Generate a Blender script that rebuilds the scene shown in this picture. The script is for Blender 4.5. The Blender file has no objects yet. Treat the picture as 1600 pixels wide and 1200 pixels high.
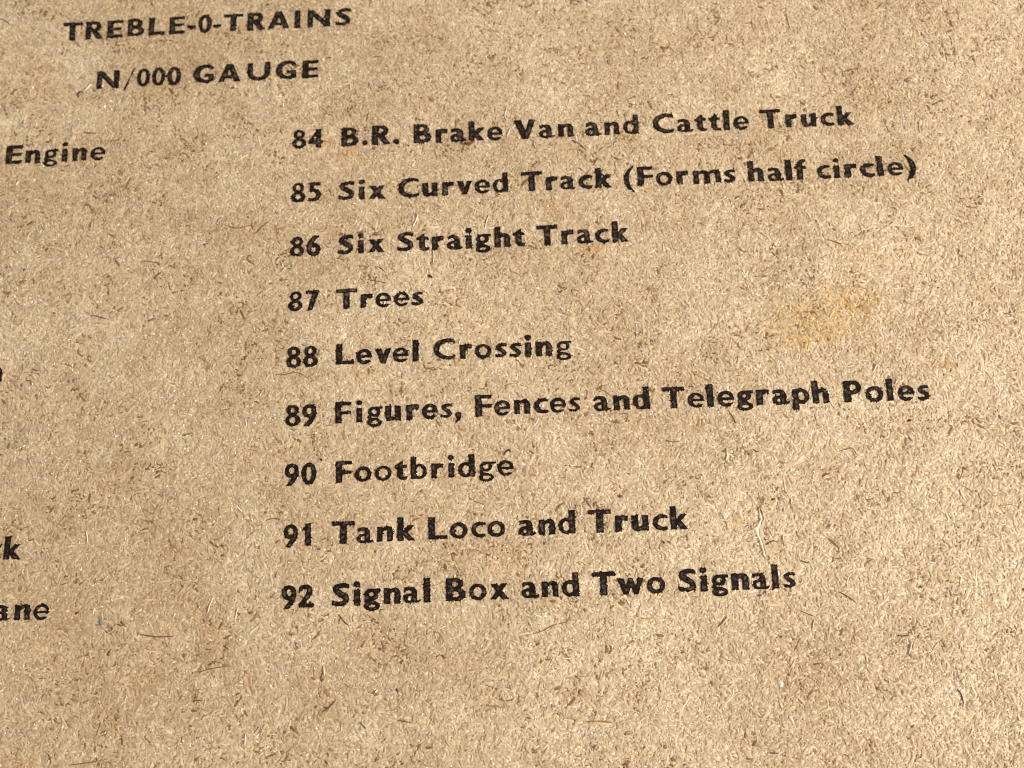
import bpy, math
import numpy as np
from mathutils import Matrix, Vector

CAM_ROT = (0.249559, 0.041106, -0.032698)
WORLD = 0.58
LAMP = 5.75
LAMP_POS = (0.46, -0.08, 0.355)
FOCUS, FSTOP = 1690.0, 28.0
FIB_SPEC, FIB_ROUGH = 0.30, 0.42
INK_GAIN = 0.0
INK_Z = 0.9
INK_RIM = 0.13
BASE_DROP = 0.7
INK_DARK = (0.0095, 0.0052, 0.0035, 1)
INK_WORN = (0.125, 0.085, 0.060, 1)
BASE_COL = (0.41, 0.285, 0.172)
# dark shive, brown, tan, sand, pale, cream
PALETTE = ((0.17, 0.092, 0.036), (0.30, 0.180, 0.082), (0.437, 0.313, 0.183), (0.482, 0.354, 0.217), (0.535, 0.412, 0.271), (0.78, 0.67, 0.51))

# ---------------------------------------------------------------- camera, world, lamp, exposure
U = 7.0e-5                       # one layout unit in metres (a capital letter is 34.6 units tall)
FOCAL = 1700.0                   # camera height above the sheet in layout units
scene = bpy.context.scene
COL = scene.collection
cd = bpy.data.cameras.new('camera')
cam = bpy.data.objects.new('camera', cd)
COL.objects.link(cam)
cd.sensor_fit = 'HORIZONTAL'
cd.sensor_width = 36.0
cd.lens = 36.0*FOCAL/1600.0
cd.clip_start = 0.005
cd.clip_end = 10.0
ca, sa = math.cos(CAM_ROT[0]), math.sin(CAM_ROT[0])
cb, sb = math.cos(CAM_ROT[1]), math.sin(CAM_ROT[1])
cc, sc_ = math.cos(CAM_ROT[2]), math.sin(CAM_ROT[2])
Rx = Matrix(((1, 0, 0), (0, ca, -sa), (0, sa, ca)))
Ry = Matrix(((cb, 0, sb), (0, 1, 0), (-sb, 0, cb)))
Rz = Matrix(((cc, -sc_, 0), (sc_, cc, 0), (0, 0, 1)))
cam.matrix_world = Matrix.Translation((70*U, -510*U, FOCAL*U)) @ (Rz @ Ry @ Rx).to_4x4()
scene.camera = cam
cd.dof.use_dof = True
cd.dof.focus_distance = FOCUS*U
cd.dof.aperture_fstop = FSTOP

world = bpy.data.worlds.new('World')
scene.world = world
world.use_nodes = True
bg = world.node_tree.nodes['Background']
bg.inputs['Color'].default_value = (1.0, 0.955, 0.89, 1)
bg.inputs['Strength'].default_value = WORLD

ld = bpy.data.lights.new('window_light', 'AREA')
ld.shape = 'RECTANGLE'
ld.size, ld.size_y = 0.20, 0.20
ld.energy = LAMP
ld.color = (1.0, 0.975, 0.94)
lamp = bpy.data.objects.new('window_light', ld)
COL.objects.link(lamp)
lamp.location = (LAMP_POS[0], LAMP_POS[1], LAMP_POS[2])
lamp.rotation_euler = (Vector((0.0, 0, 0)) - lamp.location).to_track_quat('-Z', 'Y').to_euler()

vs = scene.view_settings
vs.view_transform = 'Standard'
vs.look = 'None'
vs.exposure = 0.0
vs.gamma = 1.0
vs.use_curve_mapping = False
scene.cycles.max_bounces = 6
scene.cycles.filter_width = 1.1
scene.cycles.sample_clamp_indirect = 4.0

rng = np.random.default_rng(86)

# ---------------------------------------------------------------- lettering: signed distance glyphs, cap height = 1
XH = 0.69
def g_rect(x0, y0, x1, y1):
    def f(x, y):
        cx, cy, hx, hy = (x0+x1)/2, (y0+y1)/2, (x1-x0)/2, (y1-y0)/2
        dx, dy = np.abs(x-cx)-hx, np.abs(y-cy)-hy
        return np.hypot(np.maximum(dx, 0), np.maximum(dy, 0)) + np.minimum(np.maximum(dx, dy), 0)
    return f
def g_ell(cx, cy, rx, ry):
    def f(x, y):
        px, py = (x-cx)/rx, (y-cy)/ry
        k0 = np.hypot(px, py)
        k1 = np.hypot(px/rx, py/ry) + 1e-9
        return np.where(k0 < 0.25, -min(rx, ry)*(1-k0), k0*(k0-1)/k1)
    return f
def g_poly(*p):
    p = [np.array(q, float) for q in p]
    def f(x, y):
        d = np.full(x.shape, 1e9); s = np.zeros(x.shape, int)
        for i in range(len(p)):
            a, b = p[i], p[(i+1) % len(p)]
            e = b-a
            wx, wy = x-a[0], y-a[1]
            t = np.clip((wx*e[0]+wy*e[1])/(e@e), 0, 1)
            d = np.minimum(d, np.hypot(wx-e[0]*t, wy-e[1]*t))
            cond = ((a[1] <= y) & (b[1] > y)) | ((b[1] <= y) & (a[1] > y))
            xi = a[0] + (y-a[1])/(e[1] if abs(e[1]) > 1e-9 else 1e-9)*e[0]
            s += (cond & (xi > x))
        return np.where(s % 2 == 1, -d, d)
    return f
def g_stroke(*pts):
    P = np.array(pts, float)
    Q = []
    n = len(P)
    for i in range(n-1):
        p0, p1, p2, p3 = P[max(i-1, 0)], P[i], P[i+1], P[min(i+2, n-1)]
        for t in np.linspace(0, 1, 7)[:-1]:
            Q.append(0.5*((2*p1)+(-p0+p2)*t+(2*p0-5*p1+4*p2-p3)*t*t+(-p0+3*p1-3*p2+p3)*t**3))
    Q.append(P[-1])
    def f(x, y):
        d = np.full(x.shape, 1e9)
        for a, b in zip(Q[:-1], Q[1:]):
            e = b[:2]-a[:2]
            t = np.clip(((x-a[0])*e[0]+(y-a[1])*e[1])/(e@e+1e-12), 0, 1)
            d = np.minimum(d, np.hypot(x-a[0]-e[0]*t, y-a[1]-e[1]*t)-(a[2]+(b[2]-a[2])*t)/2)
        return d
    return f
def g_or(*fs):
    return lambda x, y: np.minimum.reduce([f(x, y) for f in fs])
def g_cut(a, *bs):
    return lambda x, y: np.maximum.reduce([a(x, y)] + [-b(x, y) for b in bs])
def g_and(a, b):
    return lambda x, y: np.maximum(a(x, y), b(x, y))
def g_turn(f, w, h):
    return lambda x, y: f(w-x, h-y)
def g_flipx(f, w):
    return lambda x, y: f(w-x, y)
def g_flipy(f, h):
    return lambda x, y: f(x, h-y)
def g_ring(cx, cy, rx, ry, ix, iy, icx=None, icy=None):
    return g_cut(g_ell(cx, cy, rx, ry), g_ell(cx if icx is None else icx, cy if icy is None else icy, ix, iy))
R_, O_, P_, S_ = g_rect, g_ell, g_poly, g_stroke
def g_arch(x0, x1, st):
    m = x1-st/2
    return g_or(g_and(S_((x0-.06, .47, .13), (x0+.07, .575, .16), ((x0+m)/2+.06, .61, .20), (m-.015, .535, .245), (m, .40, st), (m, .2, st)), R_(x0-.2, .25, x1, 1)), R_(x1-st, 0, x1, .41))
_n = g_or(R_(0, 0, .265, XH), g_arch(.265, .73, .265))
_b = g_or(R_(0, 0, .265, 1.05), g_cut(O_(.405, .345, .352, .36), g_and(O_(.40, .345, .155, .215), R_(.265, 0, 1, 1))))
_9 = g_or(g_ring(.33, .68, .33, .33, .125, .15), g_and(S_((.555, .68, .21), (.545, .50, .22), (.43, .27, .23), (.17, -.06, .2)), R_(0, -.03, 1, 1)))
_pl = S_((.44, 1.04, .07), (.24, .80, .17), (.135, .55, .235), (.13, .28, .24), (.22, 0.0, .19), (.43, -.26, .07))
def _top(w): return R_(0, .83, w, 1)
GLYPHS = {
 'T': (1.0, g_or(R_(0, .82, 1.0, 1), R_(.355, 0, .645, 1))),
 'R': (.91, g_or(R_(0, 0, .285, 1), g_cut(g_or(R_(0, .42, .48, 1), O_(.49, .71, .31, .29)), g_and(O_(.40, .72, .165, .125), R_(.285, 0, 1, 1))), P_((.30, .47), (.60, .47), (.91, 0), (.58, 0)))),
 'E': (.81, g_or(R_(0, 0, .295, 1), R_(0, .83, .80, 1), R_(0, .42, .76, .58), R_(0, 0, .81, .17))),
 'B': (.87, g_or(R_(0, 0, .285, 1), g_cut(g_or(R_(0, .5, .44, 1), O_(.44, .75, .33, .25), R_(0, 0, .5, .56), O_(.5, .283, .37, .283)),
        g_and(O_(.38, .735, .16, .115), R_(.285, 0, 1, 1)), g_and(O_(.40, .285, .20, .125), R_(.285, 0, 1, 1))))),
 'L': (.85, g_or(R_(0, 0, .295, 1), R_(0, 0, .85, .18))),
 '-': (.42, R_(0, .26, .42, .43)),
 '0': (.685, g_ring(.3425, .5, .3425, .52, .125, .335)),
 'A': (1.14, g_cut(P_((0, 0), (.41, 1), (.71, 1), (1.14, 0), (.82, 0), (.74, .2), (.37, .2), (.28, 0)), P_((.44, .36), (.68, .36), (.56, .72)))),
 'I': (.28, R_(0, 0, .28, 1)),
 'N': (1.16, g_or(R_(0, 0, .265, 1), R_(.895, 0, 1.16, 1), P_((0, 1), (.29, 1), (1.16, .08), (1.16, 0), (.87, 0), (.0, .92)))),
 'S': (.80, g_and(S_((.78, .85, 0.171), (.52, .905, 0.180), (.235, .83, 0.207), (.17, .69, 0.234), (.36, .55, 0.252), (.58, .41, 0.252), (.645, .25, 0.225), (.50, .11, 0.184), (.26, .09, 0.171), (-.02, .17, 0.180)), R_(.0, -.05, .765, 1.05))),
 'G': (1.06, g_or(g_cut(g_and(g_ring(.60, .5, .60, .52, .36, .34, .67, .5), R_(0, -.1, 1.04, 1.1)), R_(.62, .40, 1.3, .745)), R_(.77, .06, 1.05, .48), R_(.56, .32, 1.05, .48))),
 'U': (1.16, g_cut(g_or(R_(0, .4, 1.16, 1), O_(.58, .42, .58, .44)), g_or(R_(.275, .42, .885, 1.1), O_(.58, .42, .305, .265)))),
 'C': (1.03, g_and(g_ring(.64, .5, .64, .52, .49, .335, .75, .5), R_(-.1, -.1, 1.02, 1.1))),
 'F': (.755, g_or(R_(0, 0, .295, 1), _top(.75), R_(0, .40, .735, .56))),
 'P': (.795, g_or(R_(0, 0, .285, 1), g_cut(g_or(R_(0, .37, .45, 1), O_(.455, .685, .34, .315)), g_and(O_(.40, .69, .175, .15), R_(.285, 0, 1, 1))))),
 'V': (1.04, P_((0, 1), (.32, 1), (.535, .40), (.745, 1), (1.04, 1), (.65, -.01), (.40, -.01))),
 '(': (.48, _pl), ')': (.52, g_flipx(_pl, .52)),
 ',': (.31, g_or(O_(.165, .12, .145, .13), S_((.21, .09, .17), (.19, -.06, .14), (.04, -.21, .06)))),
 '.': (.275, O_(.1375, .125, .1375, .135)),
 '/': (.50, S_((.03, -.12, .10), (.12, .13, .11), (.235, .43, .07), (.27, .52, .045), (.34, .70, .068), (.46, 1.0, .062))),
 'l': (.285, R_(0, 0, .285, 1.05)),
 'i': (.275, g_or(R_(0.005, 0, .27, .675), O_(.1375, .925, .145, .125))),
 'n': (.73, _n),
 'h': (.74, g_or(R_(0, 0, .265, 1.05), _n)),
 'm': (1.315, g_or(R_(0, 0, .265, XH), g_arch(.265, .79, .265), g_arch(.79, 1.315, .265))),
 'u': (.73, g_turn(_n, .73, XH)),
 'r': (.575, g_or(R_(0, 0, .265, XH), g_and(S_((.16, .44, .17), (.29, .57, .20), (.43, .60, .21), (.66, .55, .2)), P_((-1, 0), (.50, 0), (.585, .9), (-1, .9))))),
 'o': (.785, g_ring(.3925, .345, .3925, .362, .20, .212)),
 'e': (.73, g_or(g_cut(g_and(g_ring(.375, .345, .375, .362, .20, .225, .385), R_(0, -.1, .715, 1)), P_((.38, .30), (1, .30), (1, .135), (.66, .145), (.55, .15), (.38, .16))), g_and(R_(.14, .285, .74, .405), O_(.375, .345, .37, .36)))),
 'c': (.655, g_and(g_ring(.42, .345, .42, .362, .31, .205, .53), R_(-.1, -.1, .645, 1))),
 'a': (.745, g_or(R_(.36, .03, .615, .46), g_and(S_((-.02, .52, .15), (.12, .60, .15), (.29, .625, .15), (.45, .57, .20), (.49, .42, .25)), R_(.045, 0, 1, 1)),
        g_ring(.285, .20, .285, .215, .135, .095, .31, .195), S_((.46, .09, .16), (.60, .05, .12), (.74, .09, .06)))),
 'b': (.757, _b), 'd': (.757, g_flipx(_b, .757)),
 'p': (.76, g_or(R_(0, -.29, .265, XH), g_flipy(g_or(R_(0, 0, .265, XH), g_cut(O_(.405, .345, .352, .36), g_and(O_(.40, .345, .155, .215), R_(.265, 0, 1, 1)))), XH))),
 'g': (.73, g_or(g_ring(.33, .455, .295, .24, .125, .11), R_(.40, .565, .73, .69), g_ring(.345, -.055, .345, .20, .175, .075),
        g_and(S_((.17, .30, .16), (.10, .17, .15), (.22, .10, .15), (.42, .09, .14)), R_(0, -.3, 1, 1)))),
 'k': (.785, g_or(R_(0, 0, .27, 1.05), P_((.20, .28), (.22, .40), (.475, XH), (.765, XH), (.43, .34), (.38, .28)), P_((.22, .40), (.42, .42), (.785, 0), (.465, 0), (.22, .30)))),
 's': (.575, g_and(S_((.60, .58, 0.135), (.38, .625, 0.135), (.20, .57, 0.158), (.145, .48, 0.171), (.27, .375, 0.184), (.405, .28, 0.184), (.455, .18, 0.167), (.34, .085, 0.140), (.20, .07, 0.135), (-.02, .12, 0.135)), R_(.01, -.05, .545, .72))),
 't': (.60, g_or(R_(.135, .14, .40, XH), R_(.02, .555, .575, XH), P_((-.005, .60), (.34, .87), (.40, .87), (.40, .58), (.02, .555)), g_and(S_((.27, .22, .265), (.31, .12, .22), (.43, .065, .155), (.66, .10, .13)), R_(0, -.1, .59, 1)))),
 'f': (.54, g_or(R_(.11, 0, .375, .78), R_(0, .555, .50, XH), g_and(S_((.245, .74, .265), (.28, .88, .22), (.40, .975, .17), (.62, .965, .15)), R_(0, 0, .54, 1.1)))),
 'v': (.735, P_((0, XH), (.29, XH), (.385, .36), (.495, XH), (.735, XH), (.47, -.01), (.265, -.01))),
 'w': (1.155, P_((0, XH), (.275, XH), (.365, .35), (.485, XH), (.675, XH), (.80, .35), (.905, XH), (1.155, XH), (.89, -.01), (.70, -.01), (.58, .33), (.455, -.01), (.26, -.01))),
 'x': (.825, g_or(P_((0.01, XH), (.325, XH), (.825, 0), (.51, 0)), P_((0, 0), (.27, 0), (.80, XH), (.535, XH)))),
 '8': (.69, g_or(g_ring(.345, .745, .285, .262, .12, .125), g_ring(.345, .265, .345, .282, .15, .145))),
 '9': (.66, _9), '6': (.685, g_turn(_9, .675, .985)),
 '4': (.71, g_cut(g_or(R_(.37, 0, .625, 1), P_((0, .20), (0, .31), (.43, 1), (.62, 1), (.71, .36), (.71, .20))), P_((.215, .36), (.38, .36), (.38, .63)), P_((.625, 1.1), (.625, .37), (.9, .37), (.9, 1.1)))),
 '5': (.665, g_or(R_(.115, .83, .63, 1), R_(.115, .47, .30, 1), g_and(S_((.21, .545, .16), (.36, .57, .18), (.50, .49, .22), (.545, .32, .24), (.46, .15, .21), (.27, .085, .17), (-.02, .11, .17)), R_(.015, -.1, 1, 1)))),
 '7': (.635, g_or(R_(0, .83, .635, 1), P_((.36, .9), (.635, 1), (.635, .94), (.34, -.01), (.08, -.01)))),
 '1': (.395, g_or(R_(.13, 0, .395, 1), P_((0, .78), (.02, .66), (.13, .70), (.36, .80), (.395, 1.02), (.31, 1.02)))),
 '2': (.695, g_or(g_and(S_((.0, .70, .16), (.13, .85, .17), (.31, .925, .18), (.50, .84, .23), (.50, .62, .24), (.30, .33, .2), (.10, .10, .18)), R_(.02, -.0, 1, 1.1)), R_(.03, 0, .695, .18))),
}

# ---------------------------------------------------------------- layout of the print and the marks, in layout units on the sheet
LAYOUT = [
 ('heading_line', 'first heading line across the top, in capitals with two dashes', [
   ('T R E B L E - 0 - T R A I N S', [-751.9, -712.3, -674.4, -637.0, -598.8, -562.1, -535.9, -512.0, -490.1, -461.1, -419.8, -378.8, -345.7, -307.2, -263.0], [594.8, 594.9, 595.0, 595.7, 595.7, 595.7, 595.6, 595.9, 595.8, 595.9, 595.5, 595.2, 595.2, 594.9, 594.3]),
 ]),
 ('heading_line', 'second heading line in capitals, with a stroke and three zeros', [
   ('N / 0 0 0', [-682.0, -643.1, -617.8, -590.9, -562.9], [494.7, 494.5, 494.7, 494.8, 494.5]),
   ('G A U G E', [-509.7, -464.0, -412.0, -363.7, -320.8], [495.0, 494.5, 494.3, 494.4, 494.1]),
 ]),
 ('cut_off_line', 'end of a cut-off line reading Engine', [
   ('Engine', [-838.5, -805.5, -773.3, -749.7, -723.3, -691.3], [357.9, 357.9, 358.0, 358.2, 358.0, 358.0]),
 ]),
 ('list_entry', 'printed list entry reading 84 B.R. Brake Van and Cattle Truck', [
   ('84', [-338.1, -309.8], [359.4, 359.4]),
   ('B.R.', [-249.9, -224.0, -195.4, -170.2], [358.9, 358.6, 358.5, 358.0]),
   ('Brake', [-124.6, -91.8, -63.6, -31.2, -0.5], [358.0, 357.4, 357.4, 357.3, 357.3]),
   ('Van', [51.5, 88.3, 120.8], [356.5, 356.4, 356.3]),
   ('and', [167.5, 199.6, 231.9], [356.0, 355.7, 355.8]),
   ('Cattle', [287.7, 324.1, 351.3, 374.9, 394.8, 419.5], [355.8, 355.7, 355.4, 355.6, 355.6, 355.3]),
   ('Truck', [469.6, 505.0, 534.2, 565.7, 596.2], [355.2, 355.2, 355.0, 355.0, 354.9]),
 ]),
 ('list_entry', 'printed list entry reading 85 Six Curved Track (Forms half circle)', [
   ('85', [-337.7, -310.5], [259.0, 259.2]),
   ('Six', [-255.2, -229.4, -203.5], [259.1, 259.1, 259.3]),
   ('Curved', [-149.6, -113.1, -82.4, -54.3, -24.6, 6.4], [259.2, 259.1, 258.9, 258.9, 259.2, 259.2]),
   ('Track', [59.5, 93.2, 120.5, 149.6, 180.9], [259.4, 259.0, 259.2, 259.1, 259.1]),
   ('(Forms', [223.2, 251.1, 282.3, 313.7, 354.1, 392.4], [259.2, 259.9, 259.0, 259.2, 259.1, 259.0]),
   ('half', [436.3, 469.0, 491.1, 510.6], [259.0, 258.7, 258.6, 258.4]),
   ('circle)', [549.4, 571.2, 594.6, 621.8, 642.9, 668.5, 692.8], [258.7, 258.6, 258.2, 258.2, 258.4, 258.0, 257.9]),
 ]),
 ('list_entry', 'printed list entry reading 86 Six Straight Track', [
   ('86', [-338.2, -310.6], [161.1, 161.3]),
   ('Six', [-256.3, -230.4, -204.9], [161.3, 161.3, 161.3]),
   ('Straight', [-155.6, -127.0, -101.2, -73.1, -49.4, -25.3, 6.8, 34.7], [161.3, 161.4, 161.4, 161.5, 161.6, 161.6, 161.7, 161.9]),
   ('Track', [81.6, 115.8, 143.6, 172.9, 203.4], [161.7, 161.6, 162.0, 162.0, 162.0]),
 ]),
 ('list_entry', 'printed list entry reading 87 Trees', [
   ('87', [-339.6, -311.6], [64.7, 64.7]),
   ('Trees', [-254.3, -220.7, -193.3, -163.0, -136.4], [64.8, 64.8, 64.5, 64.9, 64.7]),
 ]),
 ('list_entry', 'printed list entry reading 88 Level Crossing', [
   ('88', [-340.7, -313.3], [-31.6, -31.6]),
   ('Level', [-256.1, -225.1, -193.7, -165.3, -140.3], [-31.0, -31.0, -30.9, -30.7, -30.5]),
   ('Crossing', [-93.2, -58.3, -30.4, -1.7, 22.1, 42.7, 68.0, 100.9], [-30.0, -30.1, -30.3, -30.1, -30.3, -30.2, -29.9, -30.1]),
 ]),
 ('list_entry', 'printed list entry reading 89 Figures, Fences and Telegraph Poles', [
   ('89', [-340.9, -314.0], [-129.3, -129.3]),
   ('Figures,', [-258.4, -232.5, -207.3, -178.0, -146.6, -119.2, -92.1, -73.6], [-128.2, -128.0, -127.5, -127.3, -126.9, -126.7, -126.5, -126.3]),
   ('Fences', [-32.2, -2.3, 29.3, 59.9, 86.5, 113.6], [-126.1, -125.8, -125.4, -125.4, -125.3, -125.3]),
   ('and', [156.9, 188.6, 220.1], [-125.3, -125.1, -124.7]),
   ('Telegraph', [272.0, 307.2, 330.2, 354.3, 385.4, 413.5, 441.7, 473.4, 505.3], [-125.1, -125.1, -125.1, -125.3, -125.3, -125.0, -125.8, -125.9, -126.3]),
   ('Poles', [555.7, 589.7, 614.3, 639.2, 666.1], [-126.8, -127.3, -127.6, -127.8, -128.1]),
 ]),
 ('list_entry', 'printed list entry reading 90 Footbridge', [
   ('90', [-340.8, -313.0], [-225.8, -225.4]),
   ('Footbridge', [-256.9, -226.5, -194.4, -166.0, -137.5, -108.1, -86.4, -62.0, -29.9, -0.3], [-224.8, -224.5, -224.5, -224.0, -223.8, -223.7, -223.3, -223.4, -223.4, -223.4]),
 ]),
 ('list_entry', 'printed list entry reading 91 Tank Loco and Truck', [
   ('91', [-340.8, -315.5], [-322.7, -322.2]),
   ('Tank', [-257.2, -223.4, -191.8, -158.6], [-321.1, -321.0, -320.5, -320.2]),
   ('Loco', [-108.9, -76.1, -45.9, -17.5], [-319.8, -319.4, -319.1, -319.0]),
   ('and', [30.2, 61.5, 92.2], [-318.7, -318.6, -318.1]),
   ('Truck', [143.9, 177.9, 206.6, 237.0, 267.2], [-318.0, -318.2, -318.0, -318.2, -318.1]),
 ]),
 ('list_entry', 'printed list entry reading 92 Signal Box and Two Signals', [
   ('92', [-341.7, -315.5], [-417.1, -416.9]),
   ('Signal', [-261.3, -236.2, -212.5, -181.3, -151.1, -127.5], [-416.4, -416.2, -416.1, -415.8, -415.4, -415.2]),
   ('Box', [-82.7, -48.7, -15.9], [-415.0, -414.7, -414.6]),
   ('and', [31.3, 62.4, 93.5], [-414.5, -414.4, -414.2]),
   ('Two', [144.8, 186.0, 224.8], [-413.8, -414.0, -413.9]),
   ('Signals', [272.4, 297.6, 322.3, 352.9, 383.6, 406.4, 428.1], [-413.7, -413.6, -413.6, -413.5, -413.3, -413.4, -413.1]),
 ]),
 ('cut_off_line', 'last stroke of a letter cut by the left edge, level with entry 88', [
   ('n', [-840.6], [-33.4]),
 ]),
 ('cut_off_line', 'end of a cut-off line reading ck', [
   ('ck', [-815.1, -785.2], [-325.7, -325.8]),
 ]),
 ('cut_off_line', 'end of a cut-off line reading ane', [
   ('ane', [-793.2, -761.0, -730.7], [-420.5, -420.8, -421.4]),
 ]),
]
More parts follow.
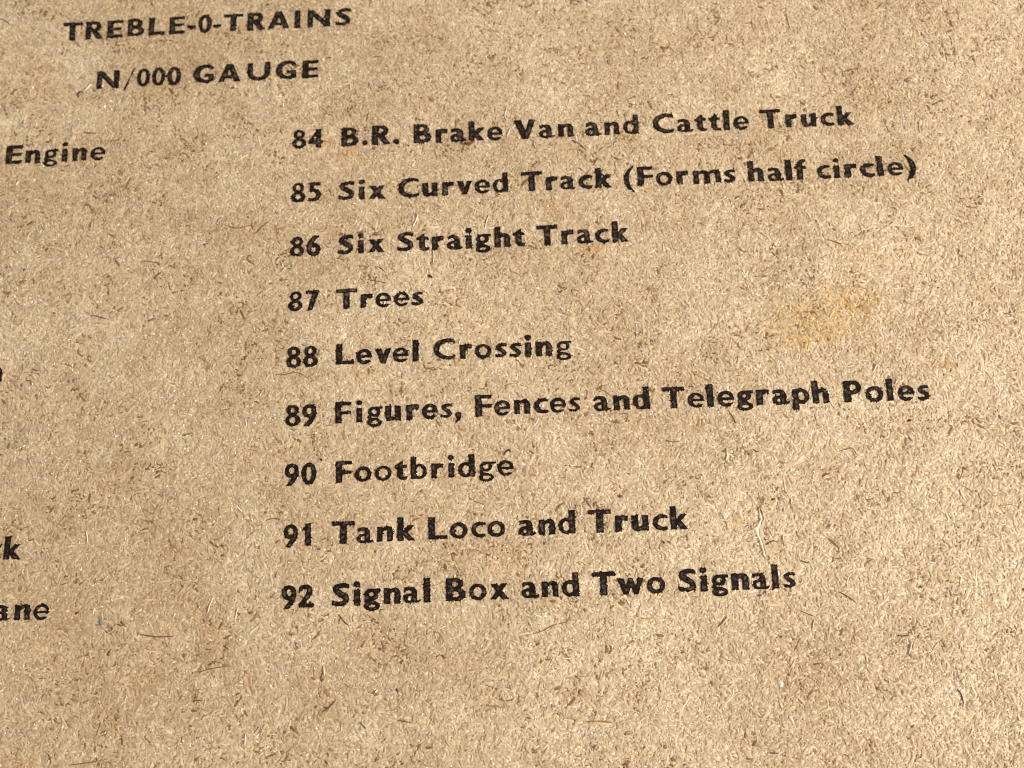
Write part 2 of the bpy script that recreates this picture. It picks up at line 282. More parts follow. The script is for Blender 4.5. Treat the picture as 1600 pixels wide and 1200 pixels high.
STRANDS = [
 ('dark_fibre_or_slit_shade', 'dark', 2.2, 2.4, None, [(130.0, 350.7), (142.6, 341.7), (156.2, 329.0)]),
 ('dark_fibre_or_slit_shade', 'shive', 1.7, 2.0, None, [(21.8, -471.3), (45.4, -465.4), (65.3, -456.6), (84.1, -452.4), (93.2, -445.1)]),
 ('dark_fibre_or_slit_shade', 'dark', 2.2, 2.4, None, [(-719.5, 411.6), (-705.8, 409.0), (-691.1, 408.8)]),
 ('dark_fibre_or_slit_shade', 'shive', 3.4, 2.4, None, [(-889.6, 645.8), (-879.9, 642.7), (-868.7, 634.2)]),
 ('dark_fibre_or_slit_shade', 'shive', 2.4, 2.4, None, [(-606.9, 164.3), (-591.6, 164.8), (-577.3, 161.8), (-570.5, 156.9)]),
 ('dark_fibre_or_slit_shade', 'dark', 3.0, 2.4, None, [(-581.3, 133.4), (-575.1, 138.8), (-566.7, 145.2)]),
 ('dark_fibre_or_slit_shade', 'dark', 2.4, 2.4, None, [(-684.2, 73.9), (-675.5, 72.3), (-664.4, 68.5), (-651.2, 64.5)]),
 ('dark_fibre_or_slit_shade', 'dark', 1.8, 2.4, None, [(-220.5, 114.0), (-203.4, 109.8), (-186.3, 105.6)]),
 ('dark_fibre_or_slit_shade', 'dark', 1.8, 2.4, None, [(-208.7, 136.0), (-198.0, 133.3), (-189.4, 124.9)]),
 ('dark_fibre_or_slit_shade', 'shive', 2.4, 2.4, None, [(-371.8, -41.4), (-355.9, -43.2), (-342.3, -40.6), (-329.6, -42.2), (-315.8, -52.5)]),
 ('dark_fibre_or_slit_shade', 'dark', 2.0, 2.4, None, [(-577.5, -447.3), (-557.3, -451.8), (-537.2, -453.5), (-517.3, -452.2)]),
 ('dark_fibre_or_slit_shade', 'shive', 2.2, 2.4, None, [(-674.7, -637.6), (-650.4, -635.6), (-621.3, -631.9)]),
 ('dark_fibre_or_slit_shade', 'dark', 2.2, 2.4, None, [(499.0, -420.9), (510.9, -427.1), (523.3, -437.1)]),
 ('dark_fibre_or_slit_shade', 'shive', 2.2, 2.4, None, [(434.8, -445.4), (448.6, -451.6), (462.4, -457.8)]),
 ('dark_fibre_or_slit_shade', 'shive', 2.8, 2.4, None, [(105.2, -598.8), (126.1, -598.5), (146.0, -601.0)]),
 ('dark_fibre_or_slit_shade', 'dark', 3.0, 2.4, None, [(581.4, -489.2), (589.9, -489.9), (598.5, -489.7)]),
 ('dark_fibre_or_slit_shade', 'dark', 2.6, 2.4, None, [(371.9, -650.2), (380.2, -651.4), (389.5, -651.6)]),
 ('dark_fibre_or_slit_shade', 'dark', 2.6, 2.4, None, [(-287.3, -572.0), (-277.6, -564.9), (-268.0, -555.9)]),
 ('dark_fibre_or_slit_shade', 'dark', 2.2, 2.4, None, [(600.6, 454.4), (610.7, 457.5), (627.4, 460.2)]),
 ('dark_fibre_or_slit_shade', 'shive', 2.0, 2.4, None, [(383.9, 330.0), (395.5, 327.0), (408.5, 327.5)]),
 ('dark_fibre_or_slit_shade', 'shive', 2.4, 2.4, None, [(542.7, 149.3), (554.8, 144.2), (567.8, 139.0)]),
 ('dark_fibre_or_slit_shade', 'dark', 2.6, 2.4, None, [(447.8, -371.8), (454.3, -374.9), (461.9, -376.2)]),
 ('dark_fibre_or_slit_shade', 'shive', 2.0, 2.4, None, [(-480.1, -508.8), (-465.4, -504.6), (-445.8, -501.4), (-432.9, -500.9)]),
 ('dark_fibre_or_slit_shade', 'shive', 2.0, 2.4, None, [(-465.0, 224.4), (-440.7, 216.2), (-415.7, 222.0)]),
 ('dark_fibre_or_slit_shade', 'dark', 2.4, 2.6, None, [(396.3, -347.4), (402.5, -343.7), (409.6, -341.0), (416.3, -343.2)]),
 ('dark_fibre_or_slit_shade', 'dark', 2.6, 2.4, None, [(-231.9, -588.5), (-227.0, -593.2), (-222.2, -598.9)]),
 ('dark_fibre_or_slit_shade', 'dark', 2.6, 2.4, None, [(-173.9, -588.4), (-164.2, -589.7), (-153.6, -591.8)]),
 ('dark_fibre_or_slit_shade', 'shive', 2.2, 2.4, None, [(312.1, -469.7), (322.5, -459.6), (328.9, -452.2)]),
 ('dark_fibre_or_slit_shade', 'shive', 2.0, 2.4, None, [(75.6, -283.8), (83.0, -274.0), (90.2, -270.2)]),
 ('dark_fibre_or_slit_shade', 'shive', 2.0, 2.4, None, [(522.9, -205.2), (535.1, -202.6), (545.3, -201.0), (551.9, -212.5)]),
 ('dark_fibre_or_slit_shade', 'shive', 2.2, 2.4, None, [(254.6, -175.8), (264.4, -179.3), (276.6, -178.7)]),
 ('dark_fibre_or_slit_shade', 'dark', 2.0, 2.4, None, [(-264.0, -429.0), (-257.0, -438.9), (-248.0, -446.9)]),
 ('dark_fibre_or_slit_shade', 'shive', 2.2, 2.4, None, [(-305.2, -466.1), (-295.4, -458.7), (-293.5, -453.0)]),
 ('dark_fibre_or_slit_shade', 'dark', 2.4, 2.4, None, [(660.1, -569.5), (664.7, -577.0), (666.7, -590.7)]),
 ('dark_fibre_or_slit_shade', 'shive', 2.0, 2.4, None, [(356.0, -131.1), (364.1, -144.0), (367.3, -154.5)]),
 ('dark_fibre_or_slit_shade', 'dark', 2.6, 2.2, None, [(393.2, -288.9), (395.9, -297.0), (397.4, -308.0), (393.6, -311.8)]),  # no fibre: dark strand painting the shadow in the nick's slit
 ('dark_fibre_or_slit_shade', 'dark', 2.0, 2.2, None, [(394.1, -316.8), (391.5, -324.6), (394.0, -329.6)]),  # slit shadow continued, painted as a dark strand
 ('dark_fibre_or_slit_shade', 'shive', 2.2, 2.2, None, [(395.5, -334.6), (398.9, -340.6)]),  # brown strand painting slit shadow, not a shive
 ('dark_fibre_or_slit_shade', 'dark', 2.2, 2.2, None, [(397.8, -363.1), (400.4, -367.1), (398.1, -370.9)]),  # lower end of the nick's painted slit shadow
 ('rust_flake', 'rust', 5.0, 3.2, 'red-brown flake lying under the letter k of Brake', [(-53.0, 353.3), (-45.3, 351.7), (-35.3, 356.0)]),
 ('rust_flake', 'rust', 3.0, 2.6, None, [(-58.4, 356.0), (-55.2, 351.0)]),
 ('stray_mark', 'speck', 2.8, 2.6, 'dark hooked mark above the end of Footbridge, like an accent', [(-2.8, -191.1), (1.5, -185.1), (6.7, -182.2), (8.6, -186.4)]),
 ('stray_mark', 'speck', 2.6, 2.6, 'dark hooked mark below the letter N of the second heading', [(-733.3, 481.1), (-734.9, 487.4), (-731.7, 491.0), (-727.1, 492.0)]),
 ('stray_mark', 'dark', 2.2, 2.6, None, [(390.8, -196.8), (394.5, -200.0), (399.4, -201.2)]),
 ('stray_mark', 'dark', 2.0, 2.6, None, [(-295.4, 529.1), (-288.6, 532.5), (-283.0, 530.9)]),
 ('pale_fibre', 'pale', 3.0, 3.4, None, [(-134.8, 226.5), (-138.2, 215.1), (-143.7, 205.0)]),
 ('pale_fibre', 'pale', 2.4, 3.2, None, [(-142.4, 224.6), (-143.6, 213.0)]),
 ('pale_fibre', 'pale', 2.6, 3.4, None, [(-14.9, 218.2), (-19.5, 206.8), (-22.0, 195.4)]),
 ('pale_fibre', 'pale', 2.6, 3.4, None, [(-109.7, 162.0), (-108.8, 149.4), (-110.1, 139.2)]),
 ('pale_fibre', 'pale', 2.6, 3.2, None, [(21.4, 414.6), (17.7, 400.2), (21.8, 391.5)]),
 ('pale_fibre', 'pale', 2.4, 3.2, None, [(26.9, 379.1), (23.3, 369.7), (19.8, 362.6)]),
 ('pale_fibre', 'pale', 2.6, 3.2, None, [(65.6, 354.2), (66.3, 344.6), (69.3, 338.4)]),
 ('pale_fibre', 'pale', 2.4, 3.4, None, [(516.9, 573.8), (517.7, 558.6), (520.6, 542.1)]),
 ('pale_fibre', 'pale', 3.2, 3.4, None, [(602.5, -480.5), (604.3, -489.0)]),
 ('pale_fibre', 'pale', 2.8, 3.4, None, [(600.1, -500.1), (598.2, -507.5), (594.1, -517.6)]),
 ('pale_fibre', 'pale', 2.8, 3.2, None, [(-287.0, -504.7), (-285.9, -519.8)]),
 ('pale_fibre', 'pale', 2.8, 3.2, None, [(349.0, -193.0), (349.0, -205.3), (346.4, -212.4)]),
 ('pale_fibre', 'pale', 2.6, 3.2, None, [(598.6, -65.7), (594.6, -74.0), (591.0, -79.2)]),
 ('pale_fibre', 'pale', 2.4, 3.2, None, [(627.8, -92.4), (623.8, -100.6)]),
 ('pale_fibre', 'pale', 2.4, 3.2, None, [(424.2, -331.7), (424.3, -341.6)]),
 ('pale_fibre', 'pale', 2.6, 3.2, None, [(442.3, -275.8), (442.2, -287.8)]),
 ('pale_fibre', 'pale', 2.4, 3.2, None, [(-712.0, 506.2), (-717.2, 497.7), (-724.8, 490.6)]),
 ('pale_fibre', 'pale', 2.4, 3.2, None, [(-251.0, 477.8), (-248.7, 465.2)]),
 ('pale_fibre', 'pale', 2.6, 3.2, None, [(-66.9, 3.7), (-70.3, -5.9)]),
 ('pale_fibre', 'pale', 2.4, 3.2, None, [(-827.0, 323.2), (-831.0, 316.2)]),
 ('pale_fibre', 'pale', 2.6, 3.2, None, [(-668.3, -285.9), (-665.5, -298.1), (-666.1, -304.1)]),
 ('pale_fibre', 'pale', 2.4, 3.2, None, [(-421.8, -411.9), (-426.2, -430.2)]),
 ('pale_fibre', 'pale', 2.8, 3.2, None, [(-405.4, -600.7), (-405.9, -617.2)]),
 ('pale_fibre', 'pale', 2.2, 3.2, None, [(-461.4, -395.9), (-466.9, -410.3), (-469.6, -420.0)]),
 ('pale_fibre', 'pale', 2.8, 3.2, None, [(178.4, -422.2), (182.8, -430.0)]),
 ('pale_fibre', 'pale', 2.6, 3.2, None, [(27.5, -449.6), (33.1, -457.4)]),
 ('pale_fibre', 'pale', 2.4, 3.2, None, [(459.2, -461.5), (454.7, -477.4)]),
]
CHIPS = [
 ('pale_flap', 'pale', (400.5, -553.9), 3.6, 5.0, 0.2, 'small pale lifted flap of paper below the nick'),
 ('pale_flap', 'pale', (411.3, -604.5), 2.4, 5.6, 0.5, None),
 ('dark_speck', 'speck', (-115.2, 115.2), 4.4, 2.4, -0.6, 'largest black speck, above the word Level'),
 ('dark_speck', 'speck', (-293.9, -186.6), 2.3, 2.3, 0, 'round black speck above and right of the number 90'),
 ('dark_speck', 'speck', (-149.3, 353.7), 1.8, 1.5, 0, None),
 ('dark_speck', 'speck', (639.2, -160.2), 3.2, 2.0, 0, 'black speck below the end of the word Poles'),
 ('dark_speck', 'speck', (-400.4, 646.0), 2.8, 1.6, 0.5, None),
 ('dark_speck', 'dark', (178.2, -263.1), 3.0, 2.4, -0.4, None),
 ('dark_speck', 'dark', (240.7, -337.2), 3.2, 1.6, -0.9, None),
 ('dark_speck', 'dark', (-174.6, -544.9), 3.4, 1.8, -1.0, None),
 ('dark_speck', 'dark', (415.0, -276.7), 3.6, 2.0, 0.1, None),
 ('dark_speck', 'dark', (624.5, -418.6), 3.2, 1.8, 0.1, None),
 ('rust_speck', 'rust', (-457.7, 481.9), 3.6, 2.6, 0.3, 'rusty speck below the word GAUGE'),
 ('rust_speck', 'rust', (-674.7, -412.9), 2.8, 2.4, 0.2, None),
 ('rust_speck', 'rust', (-780.8, 395.9), 4.0, 1.8, -0.2, None),
 ('blue_fleck', 'blue', (-636.3, -428.8), 3.4, 5.2, 0.2, 'grey-blue fleck right of the cut-off word ane'),
 ('grey_smudge', 'grey', (381.8, -422.5), 3.6, 1.6, 0.2, None),
 ('grey_smudge', 'grey', (57.6, -331.9), 2.6, 1.8, 0.5, None),
 ('grey_smudge', 'grey', (389.9, -419.0), 1.6, 3.2, 0.0, None),
]
STAINS = [
 (-286.0, 369.4, 14, 12, (1.0, 0.8, 0.52), 0.75),
 (-252.6, 341.1, 26, 14, (1.0, 0.8, 0.52), 0.6),
 (-214.0, 317.6, 16, 10, (1.0, 0.8, 0.52), 0.55),
 (509.4, 5.9, 72, 34, (0.93, 0.8, 0.5), 0.85),
 (569.7, 41.3, 56, 30, (0.93, 0.8, 0.5), 0.65),
 (469.9, -30.1, 26, 14, (0.93, 0.8, 0.5), 0.5),
 (711.7, -74.9, 9, 8, (0.9, 0.72, 0.46), 0.75),
 (357.4, -308.4, 20, 11, (1.0, 0.8, 0.52), 0.6),
 (-767.6, -638.6, 60, 14, (0.95, 0.72, 0.52), 0.45),
 (-721.2, -473.3, 10, 18, (0.95, 0.72, 0.52), 0.3),
 (-470.6, -446.1, 14, 7, (0.95, 0.72, 0.52), 0.5),
 (-563.8, -518.4, 30, 12, (1.0, 0.8, 0.52), 0.3),
 (629.7, -168.5, 8, 5, (1.0, 0.8, 0.52), 0.7),
 (-457.7, 481.9, 4, 3, (0.95, 0.72, 0.52), 0.6),
 (-824.0, 512.5, 60, 40, (1.0, 0.8, 0.52), 0.25),
 (89.0, 233.8, 14, 10, (1.0, 0.8, 0.52), 0.6),
 (151.6, 152.6, 22, 8, (0.95, 0.72, 0.52), 0.6),
 (202.6, 152.4, 14, 6, (0.95, 0.72, 0.52), 0.4),
 (-14.9, -359.8, 30, 20, (1.0, 0.8, 0.52), 0.2),
 (624.7, 116.1, 60, 20, (1.0, 0.8, 0.52), 0.25),
 (-229.9, -53.0, 26, 10, (1.0, 0.8, 0.52), 0.5),
 (-87.3, 38.7, 70, 30, (1.0, 0.8, 0.52), 0.15),
 (595.5, 326.9, 26, 12, (1.22, 1.28, 1.36), 0.7),
 (571.1, -129.8, 60, 40, (1.22, 1.28, 1.36), 0.25),
 (-715.9, -477.3, 12, 8, (1.22, 1.28, 1.36), 0.8),
 (268.2, -338.7, 24, 16, (1.22, 1.28, 1.36), 0.4),
 (-261.8, 41.1, 12, 18, (1.22, 1.28, 1.36), 0.7),
 (-84.2, 207.8, 60, 40, (1.22, 1.28, 1.36), 0.25),
 (-204.8, -591.2, 24, 18, (1.22, 1.28, 1.36), 0.45),
 (-622.6, -610.8, 20, 8, (1.22, 1.28, 1.36), 0.5),
 (36.5, -32.3, 50, 30, (1.22, 1.28, 1.36), 0.2),
 (661.3, -581.4, 30, 20, (1.22, 1.28, 1.36), 0.5),
 (627.6, -625.6, 60, 30, (1.22, 1.28, 1.36), 0.25),
 (-848.6, 603.2, 40, 30, (0.72, 0.6, 0.45), 0.15),
 (-248.9, -467.9, 30, 12, (1.0, 0.8, 0.52), 0.2),
]
DENTS = [
 (391.9, -330.5, 5, 34, -2.2),
 (402.4, -554.0, 7, 8, -1.5),
 (412.7, -604.6, 6, 8, -1.5),
]
NICK = [(392.5, -290.9), (394.9, -307.9), (388.8, -321.5), (388.7, -333.4), (392.7, -343.3), (393.6, -355.1), (397.2, -369.9)]


# ---------------------------------------------------------------- noise in layout units
_lat = [np.random.default_rng(1000+i).random((256, 256)) for i in range(12)]
def vnoise(x, y, scale, seed):
    g = _lat[seed % 12]
    x, y = x/scale+seed*17.3, y/scale+seed*5.1
    xi, yi = np.floor(x).astype(int), np.floor(y).astype(int)
    fx, fy = x-xi, y-yi
    fx, fy = fx*fx*(3-2*fx), fy*fy*(3-2*fy)
    a, b = g[xi % 256, yi % 256], g[(xi+1) % 256, yi % 256]
    c, d = g[xi % 256, (yi+1) % 256], g[(xi+1) % 256, (yi+1) % 256]
    return (a+(b-a)*fx)*(1-fy)+(c+(d-c)*fx)*fy - 0.5
def fbm(x, y, scale, seed, octaves=3):
    out, amp = 0, 1.0
    for k in range(octaves):
        out = out + amp*vnoise(x, y, scale/2**k, seed+k)
        amp *= 0.55
    return out

# ---------------------------------------------------------------- mesh helpers
def new_mesh(name, verts, faces4, mat, parent, colors=None, rim=None, smooth=True, tris=None):
    me = bpy.data.meshes.new(name)
    nv, nf = len(verts), len(faces4)
    me.vertices.add(nv)
    me.vertices.foreach_set('co', np.ascontiguousarray(verts*U, dtype=np.float32).ravel())
    me.loops.add(nf*4)
    me.loops.foreach_set('vertex_index', np.ascontiguousarray(faces4, dtype=np.int32).ravel())
    me.polygons.add(nf)
    me.polygons.foreach_set('loop_start', np.arange(0, nf*4, 4, dtype=np.int32))
    me.polygons.foreach_set('use_smooth', np.full(nf, smooth, dtype=bool))
    me.update(calc_edges=True)
    if colors is not None:
        at = me.color_attributes.new('pulp', 'FLOAT_COLOR', 'POINT')
        c4 = np.ones((nv, 4), np.float32)
        c4[:, :3] = colors
        at.data.foreach_set('color', c4.ravel())
    if rim is not None:
        at = me.attributes.new('rim', 'FLOAT', 'POINT')
        at.data.foreach_set('value', np.ascontiguousarray(rim, dtype=np.float32))
    me.materials.append(mat)
    o = bpy.data.objects.new(name, me)
    COL.objects.link(o)
    o.parent = parent
    return o
def empty(name, parent=None, loc=(0, 0, 0)):
    o = bpy.data.objects.new(name, None)
    o.empty_display_size = 0.01
    COL.objects.link(o)
    o.parent = parent
    return o
def compact(verts, faces, *extra):
    used = np.unique(faces)
    remap = np.full(len(verts), -1)
    remap[used] = np.arange(len(used))
    return [verts[used], remap[faces]] + [e[used] for e in extra]

# ---------------------------------------------------------------- materials
def principled(name):
    m = bpy.data.materials.new(name)
    m.use_nodes = True
    nt = m.node_tree
    return m, nt, nt.nodes['Principled BSDF']
def coord_noise(nt, scale, detail=3, rough=0.6):
    tc = nt.nodes.new('ShaderNodeTexCoord')
    n = nt.nodes.new('ShaderNodeTexNoise')
    n.inputs['Scale'].default_value = scale
    n.inputs['Detail'].default_value = detail
    n.inputs['Roughness'].default_value = rough
    nt.links.new(tc.outputs['Object'], n.inputs['Vector'])
    return n
def pulp_material(name, spec, rough, lo, hi, bump):
    m, nt, b = principled(name)
    at = nt.nodes.new('ShaderNodeAttribute')
    at.attribute_name = 'pulp'
    n = coord_noise(nt, 1/(14*U))
    mr = nt.nodes.new('ShaderNodeMapRange')
    mr.inputs['From Min'].default_value, mr.inputs['From Max'].default_value = 0.3, 0.7
    mr.inputs['To Min'].default_value, mr.inputs['To Max'].default_value = lo, hi
    nt.links.new(n.outputs['Fac'], mr.inputs['Value'])
    mx = nt.nodes.new('ShaderNodeVectorMath')
    mx.operation = 'SCALE'
    nt.links.new(at.outputs['Color'], mx.inputs[0])
    nt.links.new(mr.outputs['Result'], mx.inputs['Scale'])
    nt.links.new(mx.outputs['Vector'], b.inputs['Base Color'])
    b.inputs['Roughness'].default_value = rough
    b.inputs['Specular IOR Level'].default_value = spec
    if bump:
        n2 = coord_noise(nt, 1/(5*U), 4, 0.7)
        bp = nt.nodes.new('ShaderNodeBump')
        bp.inputs['Strength'].default_value = bump
        bp.inputs['Distance'].default_value = 1.2*U
        nt.links.new(n2.outputs['Fac'], bp.inputs['Height'])
        nt.links.new(bp.outputs['Normal'], b.inputs['Normal'])
    return m
def plain_material(name, color, rough=0.7, spec=0.3, vary=0.25):
    m, nt, b = principled(name)
    n = coord_noise(nt, 1/(9*U))
    cr = nt.nodes.new('ShaderNodeValToRGB')
    cr.color_ramp.elements[0].position, cr.color_ramp.elements[1].position = 0.3, 0.7
    cr.color_ramp.elements[0].color = tuple(c*(1-vary) for c in color)+(1,)
    cr.color_ramp.elements[1].color = tuple(min(1, c*(1+vary)) for c in color)+(1,)
    nt.links.new(n.outputs['Fac'], cr.inputs['Fac'])
    nt.links.new(cr.outputs['Color'], b.inputs['Base Color'])
    b.inputs['Roughness'].default_value = rough
    b.inputs['Specular IOR Level'].default_value = spec
    return m
MAT_BOARD = pulp_material('raw_board', 0.25, 0.7, 0.86, 1.12, 0.6)
MAT_FIBRE = pulp_material('paper_fibre', FIB_SPEC, FIB_ROUGH, 0.9, 1.1, 0)
def ink_material():
    m, nt, b = principled('printing_ink')
    at = nt.nodes.new('ShaderNodeAttribute')
    at.attribute_name = 'rim'
    n = coord_noise(nt, 1/(5.5*U), 4, 0.65)
    ad = nt.nodes.new('ShaderNodeMath')
    ad.operation = 'SUBTRACT'
    nt.links.new(n.outputs['Fac'], ad.inputs[0])
    sc = nt.nodes.new('ShaderNodeMath')
    sc.operation = 'MULTIPLY'
    sc.inputs[1].default_value = INK_RIM
    nt.links.new(at.outputs['Fac'], sc.inputs[0])
    nt.links.new(sc.outputs[0], ad.inputs[1])
    cr = nt.nodes.new('ShaderNodeValToRGB')
    e = cr.color_ramp.elements
    e[0].position, e[0].color = 0.48, INK_DARK
    e[1].position, e[1].color = 0.70, INK_WORN
    nt.links.new(ad.outputs[0], cr.inputs['Fac'])
    nt.links.new(cr.outputs['Color'], b.inputs['Base Color'])
    b.inputs['Roughness'].default_value = 0.6
    b.inputs['Specular IOR Level'].default_value = 0.07
    return m
MAT_INK = ink_material()
MAT_DARK = plain_material('dark_fibre_or_slit_shade', (0.13, 0.065, 0.026))
MAT_SHIVE = plain_material('brown_shive', (0.23, 0.115, 0.045))
MAT_RUST = plain_material('rust_flake', (0.135, 0.040, 0.014))
MAT_PALE = plain_material('pale_fibre', (0.62, 0.50, 0.36), 0.45, 0.5, 0.15)
MAT_SPECK = plain_material('black_speck', (0.03, 0.02, 0.015))
MAT_BLUE = plain_material('blue_fleck', (0.135, 0.16, 0.20))
MAT_GREY = plain_material('grey_smudge', (0.16, 0.13, 0.11))

# ---------------------------------------------------------------- the sheet of cardboard
SX0, SX1, SY0, SY1 = -1080.0, 1100.0, -820.0, 820.0
sheet = empty('cardboard_sheet')
sheet['label'] = 'coarse tan cardboard sheet printed with a black numbered list, filling the whole picture'
sheet['category'] = 'cardboard sheet'

def relief(x, y):
    h = 7.0*vnoise(x, y, 430, 4) + 4.0*fbm(x, y, 140, 1, 2) + 1.6*fbm(x, y, 26, 3, 2) + 1.1*vnoise(x, y, 9, 5)
    for (px, py, rx, ry, dz) in DENTS:
        h = h + dz*np.exp(-((x-px)/rx)**2-((y-py)/ry)**2)
    return h
def stain(x, y, col):
    """age stains and scuffs: ragged patches where the paper itself has another colour"""
    col = col.copy()
    wx = x + 26*fbm(x, y, 34, 2, 2)
    wy = y + 20*fbm(x, y, 30, 7, 2)
    for (px, py, rx, ry, tint, k) in STAINS:
        d = np.hypot((wx-px)/rx, (wy-py)/ry)
        m = k*np.clip(1.5-d, 0, 1)
        m = m*(0.75+0.9*fbm(x, y, 13, 4, 2))
        m = np.clip(m, 0, 1)[:, None]
        col = col*(1-m)+col*np.array(tint)*m
    # broad uneven tone of old board
    t = fbm(x, y, 210, 6, 3)[:, None]
    t2 = fbm(x, y, 48, 9, 2)[:, None]
    col = col*(1+np.array([0.15, 0.19, 0.25])*t + np.array([0.10, 0.135, 0.18])*t2)
    return np.clip(col, 0.01, 0.95)

STEP = 4.0
gx = np.arange(SX0, SX1+0.1, STEP)
gy = np.arange(SY0, SY1+0.1, STEP)
GX, GY = np.meshgrid(gx, gy)
nx, ny = len(gx), len(gy)
x, y = GX.ravel(), GY.ravel()
top = np.stack([x, y, relief(x, y)-BASE_DROP], 1)
idx = np.arange(nx*ny).reshape(ny, nx)
quads = np.stack([idx[:-1, :-1], idx[:-1, 1:], idx[1:, 1:], idx[1:, :-1]], -1).reshape(-1, 4)
ring = np.concatenate([idx[0, :], idx[1:, -1], idx[-1, -2::-1], idx[-2:0:-1, 0]])
low = top[ring].copy()
low[:, 2] = -17.0
n0 = len(top)
k = np.arange(len(ring))
k2 = (k+1) % len(ring)
side = np.stack([ring[k], n0+k, n0+k2, ring[k2]], -1)
cs = np.array([[SX0, SY0, -17.0], [SX1, SY0, -17.0], [SX1, SY1, -17.0], [SX0, SY1, -17.0]])
bot = np.array([[n0+len(ring)+3, n0+len(ring)+2, n0+len(ring)+1, n0+len(ring)]])
bcol = stain(np.concatenate([x, low[:, 0], cs[:, 0]]), np.concatenate([y, low[:, 1], cs[:, 1]]), np.tile(np.array(BASE_COL), (n0+len(ring)+4, 1)))
new_mesh('board', np.concatenate([top, low, cs]), np.concatenate([quads, side, bot]), MAT_BOARD, sheet, bcol)

# ---------------------------------------------------------------- printed words as distance fields
CAPH = 34.6
class Word: pass
words = []
def prepare(text, xs, ys, gain=0.0):
    w = Word()
    w.text = text
    r = 0.7
    x0, x1 = min(xs)-26, max(xs)+26
    y0, y1 = min(ys)-14, max(ys)+42
    w.x = np.arange(x0, x1, r)
    w.y = np.arange(y0, y1, r)
    X, Y = np.meshgrid(w.x, w.y)
    d = np.full(X.shape, 99.0)
    jit = np.random.default_rng(abs(hash_text(text))+int(xs[0]*7) % 9999)
    for ch, cx, by in zip(text, xs, ys):
        gw, f = GLYPHS[ch]
        sel = (w.x > cx-30) & (w.x < cx+30)
        gxs = (X[:, sel]-cx)/CAPH/1.0 + gw/2
        gys = (Y[:, sel]-by)/CAPH
        rot = jit.normal(0, 0.006)
        gxs, gys = gxs + (gys-.4)*rot, gys - (gxs-gw/2)*rot
        d[:, sel] = np.minimum(d[:, sel], f(gxs, gys)*CAPH + jit.normal(0, 0.12))
    # ink squash and ragged letterpress edge following the fibres
    d = d - INK_GAIN - gain - jit.normal(0, 0.12) + 0.55*fbm(X, Y, 5.0, 8, 3) + 0.7*vnoise(X, Y, 19, 2)
    # pin holes where the ink did not take
    hole = fbm(X+300, Y, 5.0, 10, 2) - 0.76 - 0.3*vnoise(X, Y, 60, 3)
    d = np.maximum(d, hole*9)
    w.d = d
    return w
def hash_text(t):
    h = 7
    for c in t: h = (h*31+ord(c)) % 100003
    return h
def sample(w, px, py):
    fx, fy = (px-w.x[0])/0.7, (py-w.y[0])/0.7
    xi = np.clip(fx.astype(int), 0, len(w.x)-2)
    yi = np.clip(fy.astype(int), 0, len(w.y)-2)
    tx, ty = fx-xi, fy-yi
    D = w.d
    return (D[yi, xi]*(1-tx)+D[yi, xi+1]*tx)*(1-ty)+(D[yi+1, xi]*(1-tx)+D[yi+1, xi+1]*tx)*ty

lines = []
for kind, label, ws in LAYOUT:
    lw = []
    for text, xs, ys in ws:
        text = text.replace(' ', '')
        w = prepare(text, np.array(xs), np.array(ys), -0.1 if kind == 'heading_line' else 0.0)
        words.append(w)
        lw.append(w)
    lines.append((kind, label, lw))

# ---------------------------------------------------------------- felted pulp fibres lying in the surface
def fibres(n, length, width, lift, arch, rollsd, seg):
    fx = rng.uniform(SX0+4, SX1-4, n)
    fy = rng.uniform(SY0+4, SY1-4, n)
    ang = rng.uniform(0, 2*np.pi, n)
    L = length(n)
    W = width(n)
    curl = rng.normal(0, 0.030, n)*np.sqrt(22/L)
    curl2 = rng.normal(0, 0.0016, n)
    t = np.linspace(-0.5, 0.5, seg+1)
    s = t[None, :]*L[:, None]
    th = ang[:, None] + curl[:, None]*s + curl2[:, None]*s*s
    ds = L[:, None]/seg
    cx = np.cumsum(np.cos(th)*ds, 1)
    cy = np.cumsum(np.sin(th)*ds, 1)
    cx = cx-cx.mean(1, keepdims=True)+fx[:, None]
    cy = cy-cy.mean(1, keepdims=True)+fy[:, None]
    tilt = rng.normal(0, 0.035, n)
    z = relief(cx.ravel(), cy.ravel()).reshape(cx.shape)
    z = z + lift(n)[:, None] + tilt[:, None]*s - (2.2*(2*t[None, :])**4 + 0.3)*np.ones((n, 1)) + rng.normal(0, 0.22, cx.shape)
    wprof = (1-(2*np.abs(t))**3*0.75)[None, :]*W[:, None]*rng.uniform(0.82, 1.18, cx.shape)
    nxv, nyv = -np.sin(th), np.cos(th)
    V = np.empty((n, seg+1, 3, 3))
    roll = rng.normal(0, rollsd, n)[:, None]
    for j, sgn in enumerate((-1, 0, 1)):
        V[:, :, j, 0] = cx + nxv*wprof*0.5*sgn
        V[:, :, j, 1] = cy + nyv*wprof*0.5*sgn
        V[:, :, j, 2] = z + (arch*wprof if sgn == 0 else 0) + sgn*roll*wprof*0.5
    base = (np.arange(n)*(seg+1)*3)[:, None, None]
    i = np.arange(seg)[None, :, None]
    j = np.arange(2)[None, None, :]
    a = base+i*3+j
    F = np.stack([a, a+3, a+4, a+1], -1).reshape(-1, 4)
    return V.reshape(-1, 3), F, fx, fy
def tones(n, fx, fy, weights):
    pal = np.array(PALETTE)
    cum = np.cumsum(weights)/sum(weights)
    # clumps: darker and paler flocks of pulp
    u = np.clip(rng.random(n)+0.22*fbm(fx, fy, 40, 11, 2), 0, 0.9999)
    c = pal[np.searchsorted(cum, u)]
    c = c*rng.normal(1, 0.06, n)[:, None]
    return stain(fx, fy, c)
sets = []
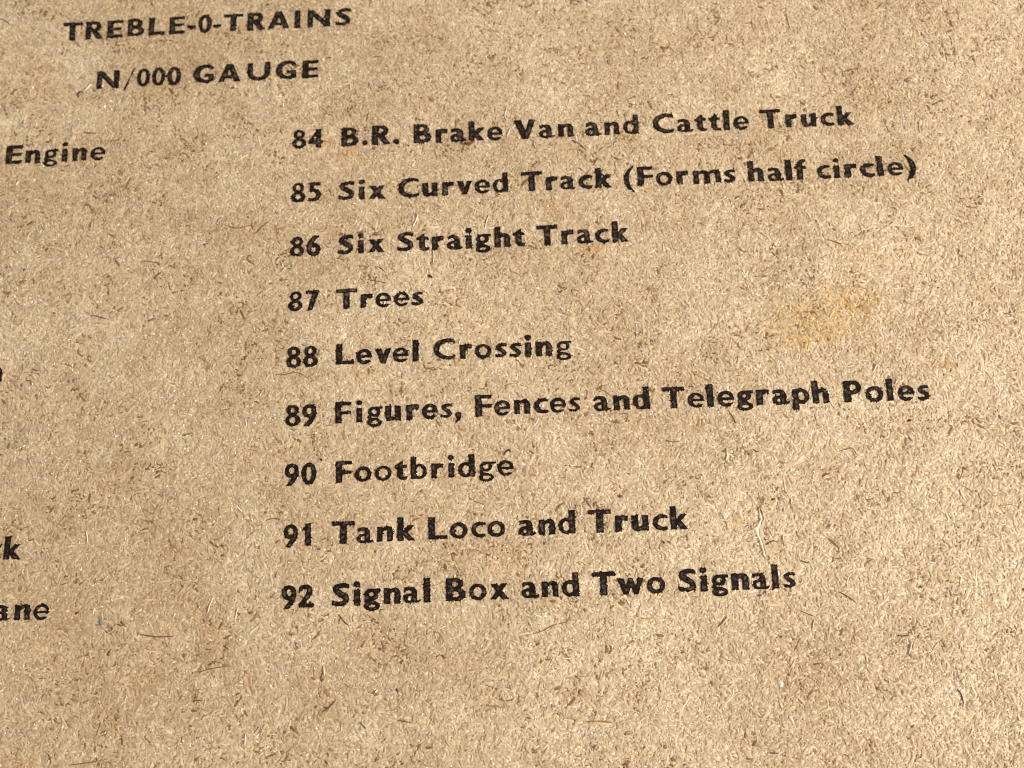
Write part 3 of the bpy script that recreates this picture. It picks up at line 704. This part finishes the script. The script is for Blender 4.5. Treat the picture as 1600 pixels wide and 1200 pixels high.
def add_set(n, seg, weights, *a):
    V, F, fx, fy = fibres(n, *a, seg)
    c = np.repeat(tones(n, fx, fy, weights), (seg+1)*3, axis=0)
    sets.append((V, F, c))
# the flat felted bulk of the sheet
add_set(260000, 4, (0, 6, 42, 41, 11, 0), lambda n: np.clip(rng.lognormal(np.log(12), 0.45, n), 5, 40), lambda n: rng.uniform(1.5, 4.2, n), lambda n: rng.uniform(-0.2, 0.6, n), 0.14, 0.10)
# short dark shives and flecks
add_set(15500, 3, (20, 80, 0, 0, 0, 0), lambda n: rng.uniform(5, 14, n), lambda n: rng.uniform(0.9, 1.6, n), lambda n: rng.uniform(-0.2, 0.6, n), 0.22, 0.2)
# short glossy nubs, their pale colour painting in bright glints
add_set(30000, 2, (0, 0, 0, 20, 46, 34), lambda n: rng.uniform(3, 10, n), lambda n: rng.uniform(1.2, 2.5, n), lambda n: rng.uniform(0.3, 1.2, n), 0.40, 0.35)
# longer single fibres
add_set(2200, 6, (6, 40, 20, 18, 12, 4), lambda n: rng.uniform(14, 36, n), lambda n: rng.uniform(1.0, 1.9, n), lambda n: rng.uniform(0.1, 0.8, n), 0.34, 0.2)

off = 0
Vs, Fs, Cs = [], [], []
for V, F, c in sets:
    Vs.append(V); Fs.append(F+off); Cs.append(c)
    off += len(V)
FV, FF, FC = np.concatenate(Vs), np.concatenate(Fs), np.concatenate(Cs)
cen = FV[FF].mean(1)

# which fibre faces took ink
owner = np.full(len(FF), -1, int)
dval = np.zeros(len(FF))
for wi, w in enumerate(words):
    m = np.nonzero((cen[:, 0] > w.x[0]) & (cen[:, 0] < w.x[-1]) & (cen[:, 1] > w.y[0]) & (cen[:, 1] < w.y[-1]))[0]
    dv = sample(w, cen[m, 0], cen[m, 1])
    take = dv < 0.0
    owner[m[take]] = wi
v, f, c = compact(FV, FF[owner < 0], FC)
mat_obj = new_mesh('pulp_fibre', v, f, MAT_FIBRE, sheet, c)
mat_obj['kind'] = 'stuff'

# ---------------------------------------------------------------- the printed lines
wi = 0
for kind, label, lw in lines:
    ln = empty(kind, sheet)
    ln['label'] = label
    for w in lw:
        X, Y = np.meshgrid(w.x, w.y)
        D = w.d
        gyv, gxv = np.gradient(D, 0.7)
        gl = np.hypot(gxv, gyv)+1e-6
        outm = D > 0
        mv = np.where(outm, np.clip(D, 0, 1.0), 0)
        PX_, PY_ = X-gxv/gl*mv, Y-gyv/gl*mv
        ins = ~outm
        cell = ins[:-1, :-1] | ins[:-1, 1:] | ins[1:, :-1] | ins[1:, 1:]
        ids = np.arange(D.size).reshape(D.shape)
        q = np.stack([ids[:-1, :-1], ids[:-1, 1:], ids[1:, 1:], ids[1:, :-1]], -1)[cell]
        px, py = PX_.ravel(), PY_.ravel()
        pz = relief(px, py) + INK_Z + 0.5*fbm(px, py, 5, 5, 2)
        rim = np.clip(1+D.ravel()/3.2, 0, 1)
        v, f, rm = compact(np.stack([px, py, pz], 1), q, rim)
        sel = FF[owner == wi]
        if len(sel):
            v2, f2 = compact(FV, sel)
            dd = sample(w, v2[:, 0], v2[:, 1])
            f = np.concatenate([f, f2+len(v)])
            v = np.concatenate([v, v2+np.array([0, 0, 0.05])])
            rm = np.concatenate([rm, np.clip(1+dd/3.2, 0, 1)])
        name = 'entry_number' if w.text.isdigit() and len(w.text) == 2 else 'printed_word'
        new_mesh(name, v, f, MAT_INK, ln, rim=rm)
        wi += 1

# ---------------------------------------------------------------- single marks one can point at
def ribbon(name, pts, width, mat, lift=2.2, arch=0.35, taper=True, label=None, jag=0.12):
    P = np.array(pts, float)
    Q = []
    n = len(P)
    for i in range(n-1):
        p0, p1, p2, p3 = P[max(i-1, 0)], P[i], P[i+1], P[min(i+2, n-1)]
        for t in np.linspace(0, 1, 7)[:-1]:
            Q.append(0.5*((2*p1)+(-p0+p2)*t+(2*p0-5*p1+4*p2-p3)*t*t+(-p0+3*p1-3*p2+p3)*t**3))
    Q.append(P[-1])
    Q = np.array(Q)
    m = len(Q)
    T = np.gradient(Q, axis=0)
    T = T/(np.linalg.norm(T, axis=1)[:, None]+1e-9)
    N = np.stack([-T[:, 1], T[:, 0]], 1)
    s = np.linspace(-1, 1, m)
    w = width*(1-0.7*np.abs(s)**3 if taper else np.ones(m))*rng.normal(1, jag, m)
    z = relief(Q[:, 0], Q[:, 1])+lift-1.6*np.abs(s)**4+rng.normal(0, 0.15, m)
    V = np.empty((m, 4, 3))
    for j, (a, h) in enumerate(((-0.5, -1.2), (-0.22, arch*width), (0.22, arch*width), (0.5, -1.2))):
        V[:, j, 0] = Q[:, 0]+N[:, 0]*w*a
        V[:, j, 1] = Q[:, 1]+N[:, 1]*w*a
        V[:, j, 2] = z+h
    i = np.arange(m-1)[:, None]*4+np.arange(3)[None, :]
    F = np.stack([i, i+4, i+5, i+1], -1).reshape(-1, 4)
    o = new_mesh(name, V.reshape(-1, 3), F, mat, sheet)
    if label: o['label'] = label
    return o
def chip(name, p, rx, ry, ang, mat, lift=2.0, label=None):
    """small irregular flake lying on the fibres"""
    nr, na = 3, 12
    V, F = [], []
    rad = 1+rng.normal(0, 0.16, na)
    for i in range(nr+1):
        rr = i/nr
        for a in range(na):
            th = 2*np.pi*a/na
            u, v = rx*rr*rad[a]*np.cos(th), ry*rr*rad[a]*np.sin(th)
            V.append((p[0]+u*np.cos(ang)-v*np.sin(ang), p[1]+u*np.sin(ang)+v*np.cos(ang), 1.3*(1-rr**2)-0.4*rr))
    for i in range(nr):
        for a in range(na):
            b = (a+1) % na
            F.append((i*na+a, (i+1)*na+a, (i+1)*na+b, i*na+b))
    V = np.array(V)
    V[:, 2] += relief(V[:, 0], V[:, 1])+lift+rng.normal(0, 0.15, len(V))
    o = new_mesh(name, V, np.array(F), mat, sheet)
    if label: o['label'] = label
    return o
MATS = {'dark': MAT_DARK, 'shive': MAT_SHIVE, 'rust': MAT_RUST, 'pale': MAT_PALE, 'speck': MAT_SPECK, 'blue': MAT_BLUE, 'grey': MAT_GREY}
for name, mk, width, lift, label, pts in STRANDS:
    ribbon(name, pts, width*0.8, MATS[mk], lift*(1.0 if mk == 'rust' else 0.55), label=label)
for name, mk, p, rx, ry, ang, label in CHIPS:
    chip(name, p, rx, ry, ang, MATS[mk], 1.3, label=label)

# the torn nick right of the last entries but one: a pale torn wall and a curled lip beside it
def nick(path, wall_w, lip_h):
    P = np.array(path, float)
    t = np.linspace(0, len(P)-1, 40)
    Q = np.stack([np.interp(t, np.arange(len(P)), P[:, k]) for k in (0, 1)], 1)
    Q[:, 0] += 2.2*fbm(Q[:, 1], Q[:, 0], 7, 3, 2)
    m = len(Q)
    s = np.linspace(0, 1, m)
    env = np.sin(np.pi*np.clip(s, 0.03, 0.97))**0.5
    r = relief(Q[:, 0], Q[:, 1])
    V = np.empty((m, 4, 3))
    wv = wall_w*env*np.clip(0.75+1.5*fbm(Q[:, 1], Q[:, 0], 12, 6, 3), 0.15, 1.5)
    for j, (dx, dz) in enumerate(((-1.0, 1.6), (-0.62, 3.4), (-0.2, 2.8), (0.12, 1.3))):
        V[:, j, 0] = Q[:, 0]+dx*wv
        V[:, j, 1] = Q[:, 1]
        V[:, j, 0] += rng.normal(0, 0.55, m)*env
        V[:, j, 2] = r+dz*env*rng.normal(1, 0.28, m)
    i = np.arange(m-1)[:, None]*4+np.arange(3)[None, :]
    F = np.stack([i, i+1, i+5, i+4], -1).reshape(-1, 4)
    wc = stain(V[:, :, 0].ravel(), V[:, :, 1].ravel(), np.tile(np.array((0.63, 0.51, 0.37)), (m*4, 1)))
    o = new_mesh('torn_wall', V.reshape(-1, 3), F, MAT_BOARD, sheet, wc)
    o['label'] = 'pale torn edge of the short nick right of the word Truck'
    hv = lip_h*env*np.clip(0.65+1.6*fbm(Q[:, 1]+90, Q[:, 0], 9, 2, 2), 0.1, 1.3)
    for j, (dx, dz) in enumerate(((0.0, 0.6), (0.8, 1.0), (2.2, 0.75), (6.5, 0.0))):
        V[:, j, 0] = Q[:, 0]+0.6+dx
        V[:, j, 1] = Q[:, 1]
        V[:, j, 2] = r+(0.4 if j == 3 else 1.0)+hv*dz
    col = stain(V[:, :, 0].ravel(), V[:, :, 1].ravel(), np.tile(np.array(BASE_COL)*1.06, (m*4, 1)))
    new_mesh('torn_lip', V.reshape(-1, 3), F, MAT_BOARD, sheet, col)
nick(NICK, 6.8, 2.6)
